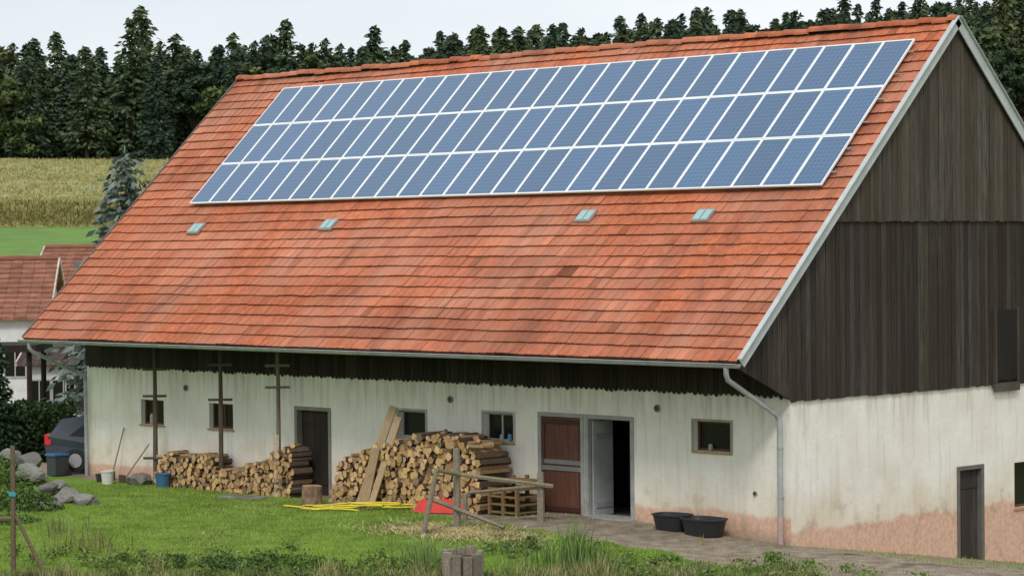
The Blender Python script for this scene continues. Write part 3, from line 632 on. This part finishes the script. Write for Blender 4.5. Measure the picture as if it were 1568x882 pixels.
def shrub(name,cx,cy,rx,ry,h,col,n,qs,ang=0,seed=0,boxy=False):
    g=np.random.default_rng(seed);q=g.uniform(-1,1,(n,3)) if boxy else g.normal(size=(n,3))
    if not boxy: q/=np.linalg.norm(q,axis=1)[:,None];q*=g.uniform(.5,1.05,(n,1))
    q[:,2]=q[:,2]*.5+.5 if boxy else np.abs(q[:,2])
    X_=cx+np.cos(ang)*q[:,0]*rx-np.sin(ang)*q[:,1]*ry;Y_=cy+np.sin(ang)*q[:,0]*rx+np.cos(ang)*q[:,1]*ry
    P=np.stack([X_,Y_,Hf(X_,Y_)+q[:,2]*h*(1+.1*noise2(X_,Y_,3,seed))],1);V,F=quads(P,qs*g.uniform(.6,1.3,n),g,None,.55)
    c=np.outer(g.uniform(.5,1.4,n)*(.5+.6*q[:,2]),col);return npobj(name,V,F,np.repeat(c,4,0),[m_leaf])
ah=math.atan2(RH[1],RH[0])
x,y=BG(73,-14.25);shrub("hedge",x,y,1.6,.8,1.65,(.035,.07,.022),11000,.08,ah,1,True)
x,y=BG(72,-14.6);o=bpy.data.objects.new("conifer_shrub",spruce("cs",3.5,.55,(.022,.05,.02),tiers=30,nb=14,seed=31,qs=.09,dens=9,z0f=.02));bpy.context.collection.objects.link(o);o.location=(x,y,hz(x,y))
m_roof2=M("old_roof_tiles",(.17,.07,.045),(.36,.16,.105),2.5,.85,.5,stretch=(1,1,6))
def house(s,l,w,d,eave,ridge,ang,name,win=True,rc=(1,1,1)):
    e=empty(name);x,y=BG(s,l);z=hz(x,y);c,sn=math.cos(ang),math.sin(ang)
    def P(a,b,zz): return (x+c*a-sn*b,y+sn*a+c*b,z+zz)
    mb=MB();vs=[P(-w,-d,-.5),P(w,-d,-.5),P(w,d,-.5),P(-w,d,-.5),P(-w,-d,eave),P(w,-d,eave),P(w,d,eave),P(-w,d,eave),P(-w,0,ridge),P(w,0,ridge)]
    mb.add(vs,[(0,1,5,4),(1,2,6,9,5),(2,3,7,6),(3,0,4,8,7)],(1,1,1));mb.obj("walls",[m_white],e)
    rb=MB();k=(ridge-eave)/d;o_=.3
    for sg in(-1,1):
        nrow=12
        for r in range(nrow):
            f0=r/nrow;f1=(r+1)/nrow
            for q_ in range(18):
                u0=-w-.3+(2*w+.6)*q_/18;u1=-w-.3+(2*w+.6)*(q_+1)/18-.01
                zA=eave-k*o_+(ridge-eave+k*o_)*f0+.16;zB=eave-k*o_+(ridge-eave+k*o_)*f1+.09
                a=[P(u0,sg*(d+o_)*(1-f0),zA),P(u1,sg*(d+o_)*(1-f0),zA),P(u1,sg*(d+o_)*(1-f1),zB),P(u0,sg*(d+o_)*(1-f1),zB)]
                b2=[(q[0],q[1],q[2]-.12) for q in a];kk=random.uniform(.82,1.18);rb.add(a+b2,FS,(rc[0]*kk,rc[1]*kk,rc[2]*kk))
        for u in (-w-.33,w+.3):
            rb.beam(P(u,sg*(d+o_),eave-k*o_+.1),P(u,0,ridge+.12),.05,.16,(2.2,4,5.5))
    rb.tube([P(-w-.3,0,ridge+.12),P(w+.3,0,ridge+.12)],.12,8,(.9*rc[0],.9*rc[1],.9*rc[2]));rb.obj("roof",[m_roof2],e)
    if not win:return e
    wb=MB();zt=min(2.6,eave-.55)
    for a in (-w*.6,w*.25,w*.72):
        for (b0,sd) in((-d-.02,-1),(d+.02,1)):
            q=[P(a-.35,b0,zt-1),P(a+.35,b0,zt-1),P(a+.35,b0,zt),P(a-.35,b0,zt)];wb.add(q,[(0,1,2,3)],(1,1,1),0)
            for (u0,u1,v0,v1) in((-.4,.4,zt-1.05,zt-1),(-.4,.4,zt,zt+.05),(-.4,-.35,zt-1,zt),(.35,.4,zt-1,zt),(-.02,.02,zt-1,zt)):
                b3=b0+sd*.03;wb.add([P(a+u0,b3,v0),P(a+u1,b3,v0),P(a+u1,b3,v1),P(a+u0,b3,v1)],[(0,1,2,3)],(1,1,1),1)
    wb.obj("windows",[m_glass,m_grey],e);return e
house(92,-20.2,3.5,2.7,3.75,5.6,ah+.06,"village_house")
house(106,-16.3,2.9,3.0,4.2,6.0,ah-.1,"village_house")
house(86,-15.2,.95,1.6,2.25,2.65,ah+.02,"garage",rc=(.5,.9,1.3))
mb=MB();e=BG(80,-15.9)
for dx in(-.9,.9):
    for dy in(-1.2,1.2): q=np.array([e[0],e[1],hz(*e)])+R3*dx+F3*dy;mb.beam(q,q+UP*2.9,.12,.12,(.7,.6,.5),up=(1,0,0))
q=np.array([e[0],e[1],hz(*e)+3.0]);mb.obox(q,R3*1.15,F3*1.5,UP*.11,(.5,.5,.5))
mb.obj("carport",[m_wood])
def car(x,y,ang):
    e=empty("parked_car");z=hz(x,y)+.05;c,sn=math.cos(ang),math.sin(ang)
    def P(a,b,zz): return np.array((x+c*a-sn*b,y+sn*a+c*b,z+zz))
    prof=[(-2.1,.35),(-2.15,.75),(-2.05,.95),(-1.75,1.38),(-1.1,1.48),(.1,1.46),(.95,.98),(1.85,.85),(2.1,.65),(2.12,.35)]
    mb=MB();n=len(prof)
    L1=[P(a,-.86+(.16 if zz>1.2 else 0),zz) for a,zz in prof];L2=[P(a,.86-(.16 if zz>1.2 else 0),zz) for a,zz in prof]
    mb.add(L1+L2,[(i,(i+1)%n,n+(i+1)%n,n+i) for i in range(n)]+[tuple(range(n)),tuple(range(n,2*n))],(.05,.06,.085));mb.obj("body",[m_plast],e,bevel=.05)
    wb=MB();wb.add([P(-2.10,-.62,.98),P(-2.10,.62,.98),P(-1.84,.58,1.36),P(-1.84,-.58,1.36)],[(0,1,2,3)],(1,1,1),0)
    for sg in(-1,1): wb.add([P(-1.6,sg*.87,.98),P(.75,sg*.87,.98),P(.1,sg*.73,1.38),P(-1.35,sg*.73,1.38)],[(0,1,2,3)])
    wb.obj("windows",[m_glass],e)
    lb=MB()
    for sg in(-1,1): lb.obox(P(-2.10,sg*.78,.88),(.09*c,.09*sn,0),(-.11*sn,.11*c,0),(0,0,.14),(.75,.02,.02))
    lb.obox(P(-2.16,0,.62),(.02*c,.02*sn,0),(-.26*sn,.26*c,0),(0,0,.06),(.8,.8,.8));lb.obj("lights",[m_plast],e)
    tb=MB()
    for a in(-1.3,1.3):
        for sg in(-1,1): tb.tube([P(a,sg*.68,.32),P(a,sg*.88,.32)],.32,18,(.02,.02,.02));tb.tube([P(a,sg*.88,.32),P(a,sg*.89,.32)],.19,14,(.4,.4,.42))
    tb.obj("wheels",[m_plast],e)
x,y=BG(69.0,-10.35);car(x,y,ah-.25)
def blades(name,x,y,h,w,c,g,lean=.5):
    n=len(x);z=Hf(x,y);a=g.uniform(0,6.28,n);ln=g.uniform(-lean,lean,(n,2))*h[:,None]
    p0=np.stack([x-np.cos(a)*w,y-np.sin(a)*w,z-.02],1);p1=np.stack([x+np.cos(a)*w,y+np.sin(a)*w,z-.02],1);p2=np.stack([x+ln[:,0],y+ln[:,1],z+h],1)
    V=np.stack([p0,p1,p2],1).reshape(-1,3);F=np.arange(3*n).reshape(n,3);return npobj(name,V,F,np.repeat(c,3,0),[m_leaf])
g=np.random.default_rng(1);n=330000
s=46+g.random(n)*19;l=g.uniform(-.215,.215,n)*s;x=VO[0]+FH[0]*s+RH[0]*l;y=VO[1]+FH[1]*s+RH[1]*l
k=((dirtmask(x,y)<.35)|(g.random(n)<.06))&~((x>-24.1)&(y>-.05)&(x<.05)&(y<12));x,y,s=x[k],y[k],s[k];n=len(x)
h=g.uniform(.02,.06,n)*(1+.8*(noise2(x,y,2.1,3)>.55))
m=(.5+.5*noise2(x,y,.8,3))[:,None];c=np.array([.18,.29,.04])*(1-m)+np.array([.28,.41,.075])*m
c=np.where(g.random((n,1))<.06+.16*smooth(.1,.8,noise2(x,y,.6,8))[:,None],[[.44,.40,.19]],c)
c=np.where((noise2(x,y,1.9,13)>.62)[:,None],c*.7,c)*g.uniform(.75,1.2,(n,1))
blades("lawn_grass",x,y,h,.012*g.uniform(.7,1.4,n),c,g)
n=120000;s=39+g.random(n)*9.2;l=g.uniform(-.215,.215,n)*s;x=VO[0]+FH[0]*s+RH[0]*l;y=VO[1]+FH[1]*s+RH[1]*l
nn_=noise2(x,y,.9,6);nb_=noise2(x,y,2.6,16);k=(s<47.3+.7*nn_)&(dirtmask(x,y)<.5);x,y,s,l,nn_,nb_=x[k],y[k],s[k],l[k],nn_[k],nb_[k];n=len(x)
h=g.uniform(.06,.20,n)*(1+1.1*smooth(.0,.7,nb_))*(1+.5*smooth(46,43,s))
c=np.where((g.random((n,1))<(.26+.42*smooth(.0,.7,nn_))[:,None]),[[.42,.36,.19]],[[.18,.26,.06]])
c=np.where((nb_<-.45)[:,None],c*.5,c)*g.uniform(.5,1.25,(n,1))
blades("rough_grass",x,y,h,.014*g.uniform(.6,1.4,n),c,g,.6)
n=9000;x=-5.7+g.normal(0,.95,n);y=-3.9+g.normal(0,.45,n);blades("scattered_straw",x,y,g.uniform(.03,.10,n),.02*g.uniform(.6,1.3,n),np.outer(g.uniform(.7,1.2,n),[.56,.47,.25]),g,2.5)
def weeds(name,cx,cy,rad,n,h,col,seed):
    g=np.random.default_rng(seed);x=[];y=[];hh=[]
    for _ in range(max(6,n//110)):
        a=cx+g.normal(0,rad);b=cy+g.normal(0,rad*.6);m=g.integers(50,150);rr_=g.uniform(.05,.16);x.append(a+g.normal(0,rr_,m));y.append(b+g.normal(0,rr_,m));hh.append(g.uniform(.4,1.2)*g.random(m)**.8)
    x=np.concatenate(x);y=np.concatenate(y);hh=np.concatenate(hh);n=len(x);P=np.stack([x,y,Hf(x,y)+h*hh],1)
    V,F=quads(P,g.uniform(.02,.06,n),g,None,.4);c=np.outer(g.uniform(.5,1.4,n),col);npobj(name,V,F,np.repeat(c,4,0),[m_leaf])
for q in ((-4.6,-8.8,1.0,3500,.26,(.13,.21,.045),41),(-3.2,-8.1,.6,1500,.26,(.17,.24,.055),42),(-6.8,-10.6,1.1,2000,.22,(.18,.24,.07),43),(.2,-4.5,.9,2000,.2,(.15,.24,.055),44),(3.1,-2.9,1.0,2200,.16,(.16,.25,.055),45),(-2.6,-4.9,.5,1100,.25,(.16,.22,.065),46),(-5.1,-9.9,.8,2200,.28,(.07,.115,.035),47),(1.6,-3.9,.8,900,.2,(.22,.24,.09),48),(-8.6,-11.2,.9,1500,.25,(.14,.2,.05),49)):
    weeds("weed_patch",*q)
def reed(cx,cy,r,n,h,seed,col=(.13,.21,.06)):
    g=np.random.default_rng(seed)
    x=cx+g.normal(0,r,n);y=cy+g.normal(0,r,n);z=Hf(x,y);hh=h*g.uniform(.5,1.1,n);a=g.uniform(0,6.28,n);w=.013;ln=g.normal(0,.2,(n,2))*hh[:,None]
    m0=np.stack([x+ln[:,0]*.35,y+ln[:,1]*.35,z+hh*.6],1);tp=np.stack([x+ln[:,0],y+ln[:,1],z+hh],1);d=np.stack([np.cos(a)*w,np.sin(a)*w,0*a],1);b=np.stack([x,y,z-.02],1)
    V=np.stack([b-d,b+d,m0+d*.8,m0-d*.8,tp],1).reshape(-1,3);k=np.arange(n)*5
    F=[(int(q),int(q+1),int(q+2),int(q+3)) for q in k]+[(int(q+3),int(q+2),int(q+4)) for q in k]
    me=bpy.data.meshes.new("reeds");me.from_pydata(V.tolist(),[],F);me.materials.append(m_leaf);setcol(me,np.repeat(np.outer(g.uniform(.6,1.4,n),col),5,0))
    o=bpy.data.objects.new("reed_clump",me);bpy.context.collection.objects.link(o)
for (x,y,r,n,h,sd,cl) in ((-.7,-5.6,.2,150,.9,1,(.16,.25,.07)),(-3.1,-7.3,.3,120,.6,2,(.17,.24,.08)),(-9.8,-10.3,.35,60,.6,3,(.22,.21,.08)),(-1.3,-5.6,.4,90,.5,4,(.15,.24,.07)),(-.4,-4.9,.25,60,.45,5,(.18,.22,.09)),(-13.0,-8.6,.4,50,.5,6,(.2,.24,.08))):
    reed(x,y,r,n,h,sd,cl)
shrub("weed_patch",-17.9,-6.3,1.2,.8,.38,(.11,.19,.045),2200,.05,0,5)
shrub("weed_patch",-15.8,-8.1,.8,.7,.2,(.13,.22,.05),1200,.045,0,6)
shrub("weed_patch",-20.2,-5.4,1.3,.7,.25,(.10,.17,.04),1800,.05,0,7)

# ---------------- light
w=bpy.data.worlds.new("World");bpy.context.scene.world=w;w.use_nodes=True;nt=w.node_tree;N=nt.nodes;K=nt.links
sun_dir=np.array([.50,-.68,.90]);sun_dir/=np.linalg.norm(sun_dir);el=math.asin(sun_dir[2]);az=math.atan2(sun_dir[0],sun_dir[1])
sky=N.new("ShaderNodeTexSky");sky.sky_type='NISHITA';sky.sun_disc=False;sky.sun_elevation=el;sky.sun_rotation=az
tc=N.new("ShaderNodeTexCoord");mp=N.new("ShaderNodeMapping");mp.inputs["Scale"].default_value=(1,1,4);K.new(tc.outputs["Generated"],mp.inputs["Vector"])
nn=N.new("ShaderNodeTexNoise");nn.inputs["Scale"].default_value=2.2;nn.inputs["Detail"].default_value=7;K.new(mp.outputs[0],nn.inputs["Vector"])
cl_=N.new("ShaderNodeValToRGB");cl_.color_ramp.elements[0].position=.35;cl_.color_ramp.elements[1].position=.65;cl_.color_ramp.elements[0].color=(6.6,7.1,7.6,1);cl_.color_ramp.elements[1].color=(8.9,9.0,9.1,1)
K.new(nn.outputs["Fac"],cl_.inputs[0])
mx=N.new("ShaderNodeMix");mx.data_type='RGBA';mx.inputs["Factor"].default_value=.9;K.new(sky.outputs[0],mx.inputs["A"]);K.new(cl_.outputs[0],mx.inputs["B"])
bg=N["Background"];bg.inputs["Strength"].default_value=.122;K.new(mx.outputs["Result"],bg.inputs["Color"])
sl=bpy.data.lights.new("sun",'SUN');sl.energy=1.5;sl.angle=math.radians(12);sl.color=(1,.96,.90);so=bpy.data.objects.new("sun",sl);bpy.context.collection.objects.link(so)
so.rotation_euler=Vector(sun_dir.tolist()).to_track_quat('Z','Y').to_euler()
cd=bpy.data.cameras.new("camera");cd.sensor_width=36;cd.lens=f/1568*36;cd.clip_end=5000;cd.clip_start=.5
co=bpy.data.objects.new("camera",cd);bpy.context.collection.objects.link(co)
co.matrix_world=Matrix(((rr[0],uu[0],-fw[0],C[0]),(rr[1],uu[1],-fw[1],C[1]),(rr[2],uu[2],-fw[2],C[2]),(0,0,0,1)))
sc=bpy.context.scene;sc.camera=co;sc.view_settings.view_transform='Standard';sc.view_settings.look='None';sc.view_settings.exposure=0
